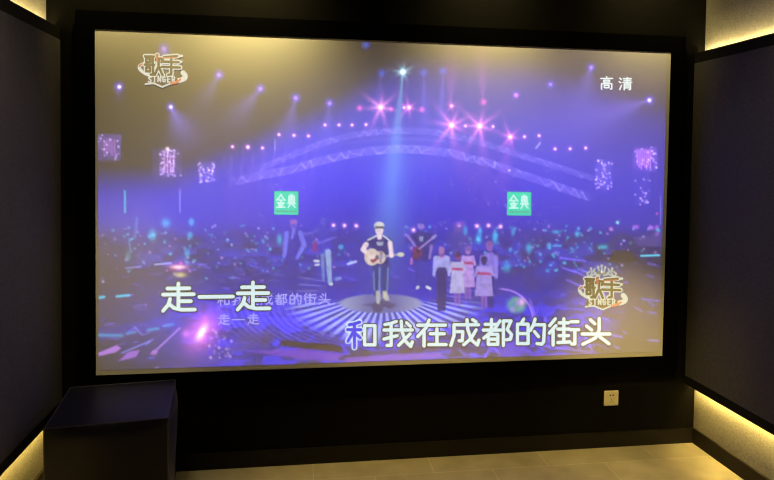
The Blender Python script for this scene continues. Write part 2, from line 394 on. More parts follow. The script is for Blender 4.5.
for x0, y0, x1, y1, w_, c, a in ((117, 296.3, 129, 295.2, 1.2, CYAN, .9), (100, 297.5, 104, 297, 1.4, CYAN, .8), (155, 264.5, 171, 263, .9, (.45, .5, 1.), .6), (126, 268, 141, 266.5, .9, (.3, .3, .9), .4),
                                (641, 255.8, 659, 255.2, .9, (.1, .7, .9), .9), (642, 299, 659, 301, 1.1, (.12, .12, .8), .5), (649, 340, 659, 341, 1.1, (.15, .15, .8), .5), (553, 246, 561, 245.5, .8, CYAN, .5),
                                (98, 335, 122, 335.6, 1.6, CYAN, .35), (127, 333.5, 135, 332, 1.3, CYAN, .3), (148, 330, 158, 328.5, 1.5, CYAN, .35), (164, 326, 173, 324.2, 1.4, CYAN, .3),
                                (98, 337, 175, 323, 4, BLUE, .22), (98, 331, 175, 318, 3, BLUE, .15), (154, 352, 180, 328, 1.1, (.5, .25, .9), .5), (122, 353, 150, 341, .9, (.2, .25, .9), .5),
                                (142, 335, 135, 327, .9, (.3, .3, .9), .35), (146, 345, 153, 339, .9, (.2, .25, .9), .4), (125, 191, 125, 212, .9, (.05, .7, .4), .6), (180, 190, 180, 212, .8, (.5, .4, .9), .35),
                                (660.5, 196, 660.5, 224, .6, (.3, .3, .8), .4), (348, 264, 356, 261.5, 1.1, (.7, .75, .9), .7), (275, 140, 275, 150, .6, (.5, .5, .9), .4), (540, 143, 536, 148, .8, (.7, .6, .9), .5),
                                (135, 238, 137, 218, 1.3, (.1, .35, .6), .3), (129, 240, 131, 252, 1.3, (.1, .35, .6), .3)):
    line(x0, y0, x1, y1, w_, c, a)
dot(657, 213.5, 1.0, (1, .1, .2), .7); dot(617.4, 222.5, 1.4, (.3, 1., .7), .9); dot(611, 229, 1.8, (.8, .3, .6), .6)
for x, y in ((634, 227), (637, 227), (650, 227), (652, 228), (657, 227), (657, 234)): dot(x, y, 1.9, (.6, .2, .9), .45)
add(.75*gauss(178.5, 267, 4.5, 1.2), (1., .9, .45)); add(.7*gauss(178.5, 267, 6, 2.5), (.6, .02, .2)); add(.75*gauss(180.3, 274.8, 3.6, 1.6), (.75, .65, .15)); dot(181, 263, 1.5, (.8, .1, .3), .6)
# bottom left: bright flare and stage edge
add(.9*gauss(202.5, 332, 9, 13, .6), (.85, .16, .55)); add(1.0*gauss(201.7, 332.5, 2.2, 5.0, .55), (.7, 1.0, .8)); dot(186, 333.5, 3.5, (.7, .15, .7), .6); line(202, 340, 205, 318, 3, (.7, .1, .6), .35)
for p, c, a in (([(98, 353), (117, 345), (121, 348), (116, 352), (99, 356)], (.42, .16, .80), .8), ([(119, 361), (128, 352), (140, 350), (136, 357), (126, 359)], (.36, .12, .78), .7),
                ([(150, 354), (153, 350), (158, 351), (156, 355)], (.45, .15, .75), .6), ([(155, 368), (158, 366), (159, 368)], (.3, .25, .8), .6)):
    over(poly(p, .9)*a, c)
for _ in range(26):
    x = r.uniform(205, 232); y = r.uniform(330, 362); dot(x, y, r.uniform(.7, 1.5), (.8, .5, .9), r.uniform(.2, .8))
over(poly([(225, 352), (248, 322), (272, 334), (268, 346), (250, 350)], 4)*.6, (.05, .03, .22))
# stage lines: concentric bands left of the spotlight
for k in range(12):
    rr = 92+k*6.5
    d = np.sqrt(((X-383))**2+((Y-303)*2.3)**2)
    add(.16*np.exp(-((d-rr)/1.5)**2)*sm(-5, 20, 352-X)*sm(300, 312, Y)*(1-sm(338, 350, Y)), (.35, .25, .95))
# floor planks at the picture's bottom edge
over(poly([(281, 339), (342, 346), (343, 353), (279, 346)], 1.2)*.95, (.02, .008, .01)); over(poly([(362, 351), (400, 349), (450, 344), (452, 350), (364, 356)], 1.5)*.7, (.02, .008, .02))
over(poly([(205, 334), (236, 330), (272, 336), (270, 346), (240, 342)], 3)*.5, (.03, .015, .03))
over(poly([(248, 351), (300, 349), (345, 354), (335, 361), (300, 359)], 1.5)*.8, (.14, .03, .60)); over(poly([(345, 358), (400, 354), (440, 353), (442, 357), (345, 363)], 1.2)*.8, (.17, .05, .66))
over(poly([(530, 355), (600, 353), (598, 356), (536, 358)], 1.2)*.7, (.14, .03, .60))
over(poly([(160, 372), (225, 330), (248, 352), (248, 364), (180, 371)], 6)*.25, (.10, .05, .55))
# the round pool of light and its rays
spot = ell(381, 303.5, 41, 9.5, .10)
over(spot*.85, (.13, .14, .38))
add(spot*np.clip(np.abs(X-382)/38-.35, 0, 1), (.22, .25, .28))
aa = np.arctan2((Y-291)*2.0, X-384); rad = np.hypot(X-384, (Y-291)*2.0)
rays = (.5+.5*np.cos(aa*54))**1.3
am = sm(34, 46, rad)*(1-sm(82, 112, rad))*(1-.45*np.abs(np.cos(aa)))*sm(299, 306, Y)
am = am*np.clip(1.25-.75*gauss(384, 330, 18, 30), 0, 1)*(1-spot)
add(am*rays*1.25, (.42, .50, .76))
over(poly([(379, 300), (386, 300), (396, 305), (391, 309), (384, 307), (381, 313), (374, 312), (371, 306), (362, 305), (374, 303)], 1.5)*.75, (.02, .015, .12))
up = sm(54, 70, rad)*(1-sm(80, 105, rad))*(1-sm(296, 302, Y))*sm(268, 285, Y)
add(up*(.5+.5*np.cos(aa*40))**4*.25, (.35, .35, .8))
# flower shaped ornament and curved lines right of the children
over(ell(516.5, 305, 9.5, 8, .3)*.7*(.5+.7*vnoise(3, 9)), (.10, .42, .30)); dot(521, 302, 3.6, (.8, .15, .75), .8); dot(513, 309, 2.2, (.5, .1, .5), .5)
d = np.sqrt(((X-500)/33)**2+((Y-320)/31)**2); add(.6*np.exp(-((d-1)/.03)**2)*sm(497, 503, X)*(1-sm(318, 326, Y)), (.5, .25, .85))
for x0, y0, x1, y1 in ((535, 345, 590, 352), (583, 333, 592, 350), (530, 300, 536, 318), (575, 271, 586, 277), (563, 268, 575, 272), (585, 261, 560, 258), (567, 280, 581, 286), (600, 280, 606, 300),
                       (483, 360, 492, 345), (492, 345, 500, 355), (545, 318, 549, 340), (612, 335, 622, 337)):
    line(x0, y0, x1, y1, 1.2, (.20, .13, .9), .5)
over(poly([(486, 340), (520, 338), (530, 352), (500, 360)], 4)*.35, (.12, .04, .6))
# dim figures of the band that melt into the haze
over(ell(622, 246, 13, 12, .15)*(1-ell(622, 247, 8.5, 8, .15))*.5, (.02, .02, .10)); over(poly([(607, 262), (614, 250), (630, 250), (640, 262)], 1.5)*.8, (.01, .005, .01))
over(poly([(633, 238), (661, 233), (661, 246), (637, 246)], 2)*.35, (.12, .08, .55))
over(ell(459, 240, 11, 15, .4)*.5, (.05, .04, .42)); add(.35*gauss(459, 224, 3.5, 2), (.4, .12, .4)); over(ell(459, 228, 4, 5, .3)*.5, (.10, .06, .42))
add(.10*gauss(402, 258, 8, 16), (.05, .03, .8)); 

# --- flat drawing kit: shapes given in the photograph's pixels, laid on the screen plane
AMB = np.array((.085, .062, .02)); IDS = np.zeros(X.shape, int); FIGS = []
def em(r, g, b): return tuple(np.clip(lin((r, g, b))-AMB, 0, 2))
FINE = vnoise(2.6, 41, 3.2)
class Flat:
    def __init__(s): s.v = []; s.f = []; s.c = []; s.l = []
    def poly(s, pts, col, layer=0):
        n = len(s.v)
        for p in pts: s.v.append(p); s.l.append(layer); s.c.append(col)
        s.f.append(tuple(range(n, n+len(pts))))
        return s
    def ell(s, x, y, rx, ry, col, layer=0, a=0.0, n=18, a0=0, a1=2*math.pi):
        c, q = math.cos(a), math.sin(a); P = []
        for k in range(n):
            t = a0+(a1-a0)*k/(n if a1-a0 > 6.2 else n-1); ex, ey = rx*math.cos(t), ry*math.sin(t)
            P.append((x+ex*c-ey*q, y+ex*q+ey*c))
        return s.poly(P, col, layer)
    def stroke(s, pts, r, col, layer=0, cap=6):
        for (x0, y0), (x1, y1) in zip(pts[:-1], pts[1:]):
            a = math.atan2(y1-y0, x1-x0)
            P = [(x1+r*math.cos(a-math.pi/2+k*math.pi/cap), y1+r*math.sin(a-math.pi/2+k*math.pi/cap)) for k in range(cap+1)]
            P += [(x0+r*math.cos(a+math.pi/2+k*math.pi/cap), y0+r*math.sin(a+math.pi/2+k*math.pi/cap)) for k in range(cap+1)]
            s.poly(P, col, layer)
        return s
    def limb(s, x0, y0, x1, y1, r0, r1, col, layer=0):
        a = math.atan2(y1-y0, x1-x0); cap = 5
        P = [(x1+r1*math.cos(a-math.pi/2+k*math.pi/cap), y1+r1*math.sin(a-math.pi/2+k*math.pi/cap)) for k in range(cap+1)]
        P += [(x0+r0*math.cos(a+math.pi/2+k*math.pi/cap), y0+r0*math.sin(a+math.pi/2+k*math.pi/cap)) for k in range(cap+1)]
        return s.poly(P, col, layer)
    def paint(s, name, label, soft=.75, alpha=.93):
        """lay the shapes softly into the picture and remember which cells the figure covers"""
        FIGS.append((name, label)); cover = np.zeros(X.shape)
        for k in sorted(range(len(s.f)), key=lambda k: s.l[s.f[k][0]]):
            pts = [s.v[i] for i in s.f[k]]
            xs = [p[0] for p in pts]; ys = [p[1] for p in pts]
            hit = (X > min(xs)-3) & (X < max(xs)+3) & (Y > min(ys)-3) & (Y < max(ys)+3)
            if not hit.any(): continue
            jj, ii = np.where(hit); sl = (slice(jj.min(), jj.max()+1), slice(ii.min(), ii.max()+1))
            x_, y_ = X[sl], Y[sl]
            inside = np.zeros(x_.shape, bool); dist = np.full(x_.shape, 1e9); n = len(pts)
            for i in range(n):
                (x0, y0), (x1, y1) = pts[i], pts[(i+1) % n]
                if y0 != y1: inside ^= ((y_ < y0) != (y_ < y1)) & (x_ < (x1-x0)*(y_-y0)/(y1-y0)+x0)
                dx, dy = x1-x0, y1-y0
                t = np.clip(((x_-x0)*dx+(y_-y0)*dy)/(dx*dx+dy*dy+1e-9), 0, 1)
                dist = np.minimum(dist, np.hypot(x_-x0-t*dx, y_-y0-t*dy))
            m = np.clip(.5+np.where(inside, dist, -dist)/(2*soft), 0, 1)
            grain = (.82+.36*FINE[sl])[..., None]
            E[sl] = E[sl]*(1-m[..., None]*alpha)+(m*alpha)[..., None]*np.asarray(s.c[s.f[k][0]])*grain
            cover[sl] = np.maximum(cover[sl], m)
        IDS[cover > .5] = len(FIGS)
    def done(s, name, layer, parent, label=None):
        u = np.array([p[0] for p in s.v]); v = np.array([p[1] for p in s.v])
        x, z = S(u, v)
        own = {i: k for k, f in enumerate(s.f) for i in f}
        me = bpy.data.meshes.new(name)
        me.from_pydata([(float(a), -.0011-(layer+k)*.00012-(own[i] % 14)*.000015, float(b)) for i, (a, b, k) in enumerate(zip(x, z, s.l))], [], s.f)
        at = me.attributes.new('picture', 'FLOAT_COLOR', 'POINT')
        at.data.foreach_set('color', np.hstack([np.asarray(s.c, float), np.ones((len(s.v), 1))]).astype(np.float32).ravel())
        me.materials.append(M_pic); me.update()
        o = bpy.data.objects.new(name, me); COL.objects.link(o); o.parent = parent
        if label: o['label'] = label
        return o

# singer with guitar
F = Flat(); SK = em(236, 216, 226); TEE = em(62, 62, 128); JEAN = em(76, 80, 140); JL = em(130, 150, 195); LT = em(215, 222, 238)
F.limb(376.5, 263, 376.5, 294, 4.4, 2.8, JEAN, 0); F.limb(385.5, 263, 385, 294, 4.4, 2.8, JEAN, 0)
F.stroke([(379.6, 268), (379.3, 292)], .7, JL, 2); F.stroke([(388.3, 268), (387, 292)], .6, JL, 2); F.stroke([(374, 272), (374, 290)], .5, JL, 2)
F.poly([(376, 291), (380, 291), (380.5, 298), (379, 304), (376.5, 303), (376, 297)], em(190, 190, 190), 3); F.poly([(382.5, 291), (386.5, 291), (388.5, 297), (389, 300), (386, 301), (383, 297)], em(200, 195, 185), 3)
F.poly([(370.5, 240), (376, 236), (383, 236), (389.5, 240.5), (388, 250), (388.5, 264), (372.5, 264), (372, 250)], TEE, 4)
F.limb(371.5, 239.5, 363.5, 247.5, 3.4, 2.6, TEE, 5); F.limb(366, 244.5, 363, 249.5, 2.6, 2.2, SK, 6); F.limb(363, 249.5, 370, 256, 2.3, 1.8, SK, 9)
F.limb(388, 240, 390.5, 245, 2.9, 2.6, TEE, 5); F.limb(390, 243, 391.5, 254, 2.4, 1.9, SK, 6)
F.stroke([(368, 240), (377, 235.5)], .7, LT, 7); F.stroke([(383, 235.5), (389, 240)], .7, LT, 7)
F.poly([(376.5, 242), (383.5, 242), (382.5, 245.5), (377.5, 245.5)], em(170, 175, 205), 6)
F.ell(371.8, 257, 7.4, 8.6, em(225, 205, 195), 10); F.ell(380, 257.4, 5.6, 6.4, em(225, 205, 195), 10); F.ell(377.3, 257.3, 2.2, 2.3, em(95, 70, 95), 12)
F.poly([(370, 260), (376, 258), (377, 261), (372, 263)], em(150, 70, 90), 12); F.poly([(379.5, 251), (383, 251.5), (381.5, 263), (379.5, 262)], em(150, 130, 165), 12)
F.stroke([(379, 257), (398, 254.6)], 1.0, em(165, 160, 185), 13); F.ell(400.8, 254.5, 3.4, 2.2, em(205, 205, 190), 13); F.ell(391.3, 255, 2.3, 2.8, SK, 14); F.ell(372, 257, 2.2, 1.7, SK, 14)
F.limb(379.5, 233, 379.5, 237.5, 2.0, 2.3, SK, 8); F.ell(379.3, 229.8, 4.1, 5.2, SK, 9); F.ell(379.2, 225.6, 5.1, 3.9, em(225, 225, 228), 10)
F.poly([(374.8, 226.2), (384, 226.2), (383.6, 228.4), (375.4, 228.6)], em(70, 55, 90), 11)
F.paint('pictured_singer', 'singer in dark tee and pale cap playing acoustic guitar')

# second guitarist
F = Flat(); B_ = em(62, 54, 138); S2 = em(150, 125, 212)
F.limb(418.5, 258, 418, 287, 3.8, 2.6, em(84, 76, 170), 0); F.limb(426, 258, 427.5, 287, 3.8, 2.6, em(84, 76, 170), 0); F.stroke([(418, 287), (417, 288)], 1.2, LT, 1); F.stroke([(427, 287), (430, 288.5)], 1.2, LT, 1)
F.poly([(413.5, 234), (418, 231.5), (425, 231.5), (430.5, 235), (429, 246), (429.5, 261), (414.5, 261), (414.5, 247)], B_, 2)
F.limb(430, 236, 431.5, 247, 2.6, 2.0, B_, 2); F.limb(431.4, 246, 429.5, 258, 1.5, 1.1, S2, 3); F.limb(413.5, 236, 408, 241, 2.2, 1.8, B_, 2); F.limb(408, 236, 417, 249, 1.3, 1.2, S2, 3)
F.poly([(419, 236.5), (423.4, 236.5), (422.6, 241), (421, 241.5), (419.6, 240.5)], em(160, 170, 215), 4)
F.ell(417.3, 251.5, 5.0, 5.6, em(128, 62, 118), 4, -.4); F.ell(416, 256, 4, 3.5, em(110, 40, 100), 4); F.ell(417.8, 250.5, 2.0, 2.2, em(50, 30, 70), 5); F.stroke([(419, 249), (434, 237)], .8, em(165, 140, 215), 5); F.stroke([(433, 237.6), (435.5, 235.6)], 1.4, em(165, 150, 225), 5)
F.ell(420.8, 225.2, 3.3, 4.4, S2, 4); F.ell(421, 221.5, 4.4, 2.6, em(88, 82, 195), 5); F.stroke([(411, 264), (411.8, 259)], 1.1, em(190, 120, 200), 3)
F.paint('pictured_guitarist', 'second guitarist in dark tee')

# choir of children in front of a conductor in white
def child(kind, x, y0, h, w_, top, low, head, label):
    F = Flat()
    F.ell(x, y0+3.8, 3.0, 4.2, head, 2); F.ell(x, y0+1.8, 3.6, 2.8, low if kind == 'dress' else em(96, 88, 200), 3 if kind == 'dress' else 1)
    if kind == 'boy':
        F.poly([(x-w_*.45, y0+9), (x+w_*.45, y0+9), (x+w_*.5, y0+24), (x-w_*.5, y0+24)], top, 1); F.limb(x-w_*.5, y0+11, x-w_*.62, y0+28, 2.0, 1.3, top, 1); F.limb(x+w_*.5, y0+11, x+w_*.6, y0+28, 2.0, 1.3, top, 1)
        F.limb(x-2, y0+23, x-2, y0+h, 3.2, 2.4, low, 2); F.limb(x+2.2, y0+23, x+1.8, y0+h, 3.2, 2.4, low, 2); F.stroke([(x-1, y0+9.7), (x+1, y0+9.7)], .8, em(190, 60, 110), 4)
    else:
        F.poly([(x-w_*.36, y0+9.5), (x+w_*.36, y0+9.5), (x+w_*.42, y0+16), (x+w_*.58, y0+h*.78), (x-w_*.58, y0+h*.78), (x-w_*.42, y0+16)], top, 1)
        F.poly([(x-w_*.40, y0+15), (x+w_*.40, y0+15.6), (x+w_*.43, y0+18.2), (x-w_*.43, y0+17.6)], em(176, 58, 110), 3)
        F.limb(x-w_*.4, y0+10.5, x-w_*.56, y0+19, 1.6, 1.2, top, 2); F.limb(x+w_*.4, y0+10.5, x+w_*.56, y0+18, 1.6, 1.2, top, 2)
        F.limb(x-1.8, y0+h*.76, x-1.8, y0+h, 1.3, 1.0, em(150, 105, 190), 0); F.limb(x+1.8, y0+h*.76, x+1.8, y0+h, 1.3, 1.0, em(150, 105, 190), 0)
    F.paint('pictured_child', label)
F = Flat()
F.ell(489.5, 246.5, 3.4, 4.8, em(150, 105, 190), 2); F.ell(489.5, 243.6, 3.8, 2.4, em(140, 100, 170), 3)
F.poly([(482, 256), (487, 252.5), (492.5, 252.5), (496.5, 257), (497, 276), (481.5, 276)], em(140, 122, 222), 1); F.limb(496, 257, 496.2, 277, 2.0, 1.5, em(148, 130, 226), 2); F.limb(482, 257, 480.5, 270, 2.0, 1.5, em(140, 122, 222), 2)
F.limb(491, 276, 491, 306, 3.4, 2.6, em(66, 54, 130), 0)
F.paint('pictured_conductor', 'grown-up in a white shirt behind the children')
child('boy', 441.6, 247, 62, 12.5, em(172, 170, 240), em(56, 44, 122), em(170, 120, 185), 'boy in white shirt and dark trousers')
child('dress', 468, 246.5, 52, 12, em(186, 150, 226), em(128, 100, 190), em(168, 120, 190), 'girl in pink dress with red sash')
child('dress', 457.3, 252.5, 52, 13, em(186, 178, 226), em(96, 62, 110), em(140, 85, 125), 'girl in white dress with red sash')
child('dress', 484, 257, 50, 16, em(168, 148, 226), em(88, 62, 116), em(70, 52, 110), 'girl in lilac dress with dark hair')

# dim musicians left of the singer
F = Flat(); V1 = em(122, 120, 242); V0 = em(84, 66, 178)
F.ell(293.6, 224.5, 3.6, 4.6, em(112, 96, 215), 2); F.ell(293.6, 221.8, 3.9, 2.4, em(160, 110, 205), 3)
F.poly([(286.5, 233), (291, 230), (298, 230), (303, 233.5), (302.5, 246), (299, 262), (286, 262), (285.5, 246)], V0, 0)
F.limb(286.8, 233.5, 284.2, 256, 2.6, 1.8, V1, 1); F.limb(300.5, 233, 304, 245, 2.6, 2.4, V1, 1); F.limb(304, 245, 297, 258, 2.4, 1.7, V1, 1); F.limb(293.6, 230, 292, 238, 1.8, 1.2, V1, 1)
F.poly([(284, 279), (300, 279), (299, 285), (285, 285)], em(80, 72, 185), 0); F.limb(290, 262, 289.5, 287, 3.2, 2.6, em(76, 64, 160), 0); F.limb(296, 262, 295, 290, 3.2, 2.6, em(76, 64, 160), 0)
F.paint('pictured_musician', 'dim musician in an open jacket')
F = Flat()
F.ell(323.5, 221.5, 3.2, 4.4, em(98, 92, 215), 1); F.poly([(318, 230), (323, 227), (330, 229.5), (332, 245), (331, 252), (319, 250)], em(86, 76, 195), 0); F.limb(319, 230, 306, 234, 2.0, 1.3, em(98, 92, 215), 1); F.limb(330, 230, 337, 228, 1.8, 1.5, em(98, 92, 215), 1)
F.poly([(312, 242), (317.5, 242), (318, 252), (312.5, 252)], em(132, 62, 150), 2); F.limb(319, 243, 336, 237, 1.3, 1.0, em(112, 104, 225), 2)
F.limb(328, 252, 330, 283, 3.0, 1.9, em(150, 172, 220), 1); F.limb(322.5, 255, 323.5, 280, 1.8, 1.2, em(118, 138, 210), 1); F.ell(331, 284, 1.8, 1.3, LT, 2); F.stroke([(336, 279), (340, 278)], 1.6, em(130, 145, 225), 1); F.stroke([(314.5, 261), (318.5, 261)], 1.0, LT, 1); F.stroke([(315.5, 265), (319, 264.5)], .8, LT, 1)
F.paint('pictured_musician', 'dim guitarist in pale trousers')


# the picture as one fine grid on the screen fabric; each figure shown in it is a piece of its own
E = np.clip(E, 0, 1.6)
idx = np.arange(NX*NY).reshape(NY, NX)
quads = np.stack([idx[:-1, :-1], idx[1:, :-1], idx[1:, 1:], idx[:-1, 1:]], -1).reshape(-1, 4)
owner = IDS[:-1, :-1].reshape(-1)
P3 = np.stack([GX, np.full_like(GX, -.001), GZ], -1).reshape(-1, 3).astype(np.float32)
C4 = np.concatenate([E, np.ones(E.shape[:2]+(1,))], -1).reshape(-1, 4).astype(np.float32)
def grid_piece(name, q, parent, label=None):
    used, inv = np.unique(q.ravel(), return_inverse=True)
    me = bpy.data.meshes.new(name)
    me.vertices.add(len(used)); me.vertices.foreach_set('co', P3[used].ravel())
    me.loops.add(q.size); me.loops.foreach_set('vertex_index', inv.ravel().astype(np.int32))
    me.polygons.add(len(q)); me.polygons.foreach_set('loop_start', np.arange(0, q.size, 4, dtype=np.int32))
    me.update(calc_edges=True)
    at = me.attributes.new('picture', 'FLOAT_COLOR', 'POINT'); at.data.foreach_set('color', C4[used].ravel())
    me.materials.append(M_pic)
    o = bpy.data.objects.new(name, me); COL.objects.link(o); o.parent = parent
    if label: o['label'] = label
    return o
picture = grid_piece('projected_picture', quads[owner == 0], scr)
for k, (nm, lb) in enumerate(FIGS): grid_piece(nm, quads[owner == k+1], picture, lb)

STROKES = {
 '走': [[(20, 19), (80, 19)], [(50, 3), (50, 88)], [(8, 39), (92, 39)], [(52, 62), (84, 62)], [(27, 54), (23, 72), (8, 93)], [(24, 70), (38, 84), (58, 90), (95, 90)]],
 '一': [[(4, 52), (96, 52)]],
 '和': [[(44, 8), (26, 14), (10, 17)], [(5, 34), (48, 34)], [(27, 16), (27, 96)], [(26, 37), (6, 74)], [(29, 46), (46, 62)], [(60, 20), (93, 20), (93, 86), (60, 86), (60, 20)]],
 '我': [[(44, 6), (28, 13), (8, 17)], [(5, 36), (95, 36)], [(28, 14), (28, 90), (15, 90)], [(5, 68), (47, 56)], [(60, 5), (62, 40), (74, 76), (90, 94), (95, 78)], [(88, 50), (52, 90)], [(77, 11), (89, 23)]],
 '在': [[(6, 22), (94, 22)], [(42, 4), (33, 30), (6, 62)], [(26, 46), (26, 95)], [(46, 52), (90, 52)], [(67, 35), (67, 90)], [(41, 90), (96, 90)]],
 '成': [[(16, 22), (94, 22)], [(16, 22), (16, 60), (6, 94)], [(16, 46), (44, 46), (42, 78), (32, 78)], [(57, 4), (60, 40), (72, 76), (90, 93), (95, 76)], [(86, 40), (70, 70), (47, 92)], [(75, 4), (86, 12)]],
 '都': [[(10, 22), (50, 22)], [(30, 5), (30, 41)], [(4, 42), (60, 42)], [(57, 10), (40, 38), (6, 70)], [(20, 57), (50, 57), (50, 92), (20, 92), (20, 57)], [(20, 74), (50, 74)], [(68, 10), (68, 96)], [(68, 10), (92, 10), (80, 40), (94, 58), (90, 74), (78, 76)]],
 '的': [[(28, 4), (20, 20)], [(8, 22), (42, 22), (42, 90), (8, 90), (8, 22)], [(8, 55), (42, 55)], [(64, 4), (58, 26), (49, 44)], [(59, 24), (94, 24), (91, 84), (85, 92), (70, 90)], [(62, 48), (75, 66)]],
 '街': [[(24, 4), (6, 28)], [(26, 28), (5, 54)], [(17, 44), (17, 96)], [(36, 18), (66, 18)], [(51, 4), (51, 40)], [(32, 40), (69, 40)], [(36, 63), (66, 63)], [(51, 48), (51, 86)], [(32, 87), (70, 85)], [(74, 14), (96, 14)], [(72, 42), (98, 42)], [(86, 42), (86, 92), (76, 92)]],
 '头': [[(32, 8), (46, 22)], [(20, 30), (36, 44)], [(60, 4), (60, 44), (48, 72), (8, 94)], [(6, 58), (94, 58)], [(62, 68), (91, 92)]],
 '高': [[(50, 2), (50, 14)], [(6, 15), (94, 15)], [(28, 28), (72, 28), (72, 42), (28, 42), (28, 28)], [(12, 96), (12, 54), (88, 54), (88, 92), (78, 94)], [(33, 66), (67, 66), (67, 84), (33, 84), (33, 66)]],
 '清': [[(8, 8), (20, 18)], [(4, 34), (16, 42)], [(8, 94), (22, 62)], [(36, 12), (94, 12)], [(40, 26), (90, 26)], [(32, 40), (98, 40)], [(65, 3), (65, 40)], [(42, 96), (42, 52), (88, 52), (88, 92), (78, 95)], [(42, 66), (88, 66)], [(42, 80), (88, 80)]],
 '金': [[(50, 2), (30, 24), (4, 44)], [(50, 2), (70, 24), (96, 44)], [(26, 42), (74, 42)], [(14, 62), (86, 62)], [(50, 42), (50, 92)], [(28, 70), (34, 84)], [(72, 70), (64, 84)], [(6, 93), (94, 93)]],
 '典': [[(20, 66), (20, 16), (80, 16), (80, 66)], [(40, 4), (40, 66)], [(60, 4), (60, 66)], [(20, 40), (80, 40)], [(4, 67), (96, 67)], [(36, 74), (12, 96)], [(62, 74), (90, 96)]],
 '歌': [[(4, 10), (50, 10)], [(10, 20), (30, 20), (30, 36), (10, 36), (10, 20)], [(44, 10), (44, 42)], [(2, 48), (52, 48)], [(10, 60), (30, 60), (30, 78), (10, 78), (10, 60)], [(46, 48), (46, 92), (34, 92)], [(68, 2), (60, 26)], [(64, 18), (96, 18), (90, 34)], [(76, 26), (74, 54), (54, 94)], [(76, 54), (96, 94)]],
 '手': [[(84, 6), (14, 14)], [(12, 34), (90, 34)], [(2, 58), (98, 58)], [(52, 10), (52, 90), (36, 94)]],
 'S': [[(80, 20), (60, 6), (30, 8), (20, 26), (40, 46), (70, 56), (80, 76), (60, 94), (30, 94), (16, 80)]], 'I': [[(50, 5), (50, 95)]], 'N': [[(18, 95), (18, 5), (82, 95), (82, 5)]],
 'G': [[(82, 22), (60, 5), (30, 10), (16, 50), (30, 90), (62, 95), (82, 78), (82, 54), (56, 54)]], 'E': [[(80, 5), (22, 5), (22, 95), (80, 95)], [(22, 50), (70, 50)]],
 'R': [[(20, 95), (20, 5), (66, 5), (80, 26), (66, 48), (20, 50)], [(52, 50), (82, 95)]],
}
def glyph(F, ch, cx, cy, wd, ht, r, col, layer, slope=0.0):
    for st in STROKES[ch]:
        F.stroke([(cx+(a-50)/100*wd, cy+(b-50)/100*ht+slope*(a-50)/100*wd) for a, b in st], r, col, layer)
DARK = (0, 0, 0); TXT = em(214, 236, 238)

# sung lyric line on the left
F = Flat()
for ch, x, y in (('走', 178.5, 297.6), ('一', 216.2, 296.0), ('走', 253.0, 296.4)):
    glyph(F, ch, x, y, 36.5, 30, 3.15, DARK, 0, -.012)
    glyph(F, ch, x, y, 36.5, 30, 1.85, TXT, 2, -.012)
F.done('lyric_caption', 12, picture, 'large white lyric characters 走一走')
# lyric line on the right, whose first character is half swept in blue
F = Flat()
for ch, x, y in (('和', 361.5, 334.2), ('我', 398, 333.8), ('在', 431.5, 333.0), ('成', 464.6, 332.6), ('都', 497.6, 332.2), ('的', 530.5, 332.0), ('街', 563.3, 331.8), ('头', 595.8, 331.6)):
    if ch == '和':
        for k, st in enumerate(STROKES[ch]):
            P = [(x+(a-50)/100*31, y+(b-50)/100*29) for a, b in st]
            left = k < 5
            F.stroke(P, 2.7, TXT if left else DARK, 0); F.stroke(P, 1.65, (0, .004, .78) if left else TXT, 2)
    else:
        glyph(F, ch, x, y, 31.5, 28.5, 2.9, DARK, 0); glyph(F, ch, x, y, 31.5, 28.5, 1.65, TXT, 2)
F.done('lyric_caption', 12, picture, 'large white lyric characters 和我在成都的街头, the first half blue')
# faint small lyric text behind it
F = Flat(); FAINT = em(176, 170, 242)
for k, ch in enumerate('和我在成都的街头'): glyph(F, ch, 223.5+k*14.4, 299.8-k*.15, 12.8, 12, .55, FAINT, 0)
F.done('faint_caption', 3, picture, 'small lavender lyric text, upper line')
F = Flat()
for k, ch in enumerate('走一走'): glyph(F, ch, 224+k*14.6, 319.5-k*.2, 12.5, 11.5, .55, FAINT, 0)
F.done('faint_caption', 3, picture, 'small lavender lyric text, lower line')
# 高清 mark in the upper right of the picture
F = Flat()
for ch, x, y in (('高', 606.5, 83.2), ('清', 625.2, 83.8)): glyph(F, ch, x, y, 13.4, 13.4, .62, em(232, 242, 240), 0)
F.done('quality_mark', 5, picture, 'small white characters 高清')

# green sponsor squares
def tile(x, y, wd, ht):
    F = Flat()
    F.poly([(x-wd/2-.4, y-ht/2-.4), (x-wd/2-.4, y+ht/2+.6), (x+wd/2+.6, y+ht/2+.9), (x+wd/2+.6, y-ht/2)], em(96, 92, 150), 0)
    F.poly([(x-wd/2, y-ht/2), (x-wd/2, y+ht/2), (x+wd/2, y+ht/2+.3), (x+wd/2, y-ht/2+.4)], em(38, 222, 188), 2)
    g = em(215, 245, 238)
    glyph(F, '金', x-5.5, y-1.6, 9.5, 14, .62, g, 4); glyph(F, '典', x+5.3, y-1.8, 8.8, 14, .62, g, 4)
    for k in range(9): F.stroke([(x-9.5+k*2.3, y+8.3), (x-8.3+k*2.3, y+8.3+.4*(k % 2))], .75, em(110, 170, 140), 4)
    F.done('sponsor_tile', 3, picture, 'turquoise square with white characters 金典')
tile(286.3, 202.8, 24, 23.4); tile(519, 203.5, 24, 23.4)

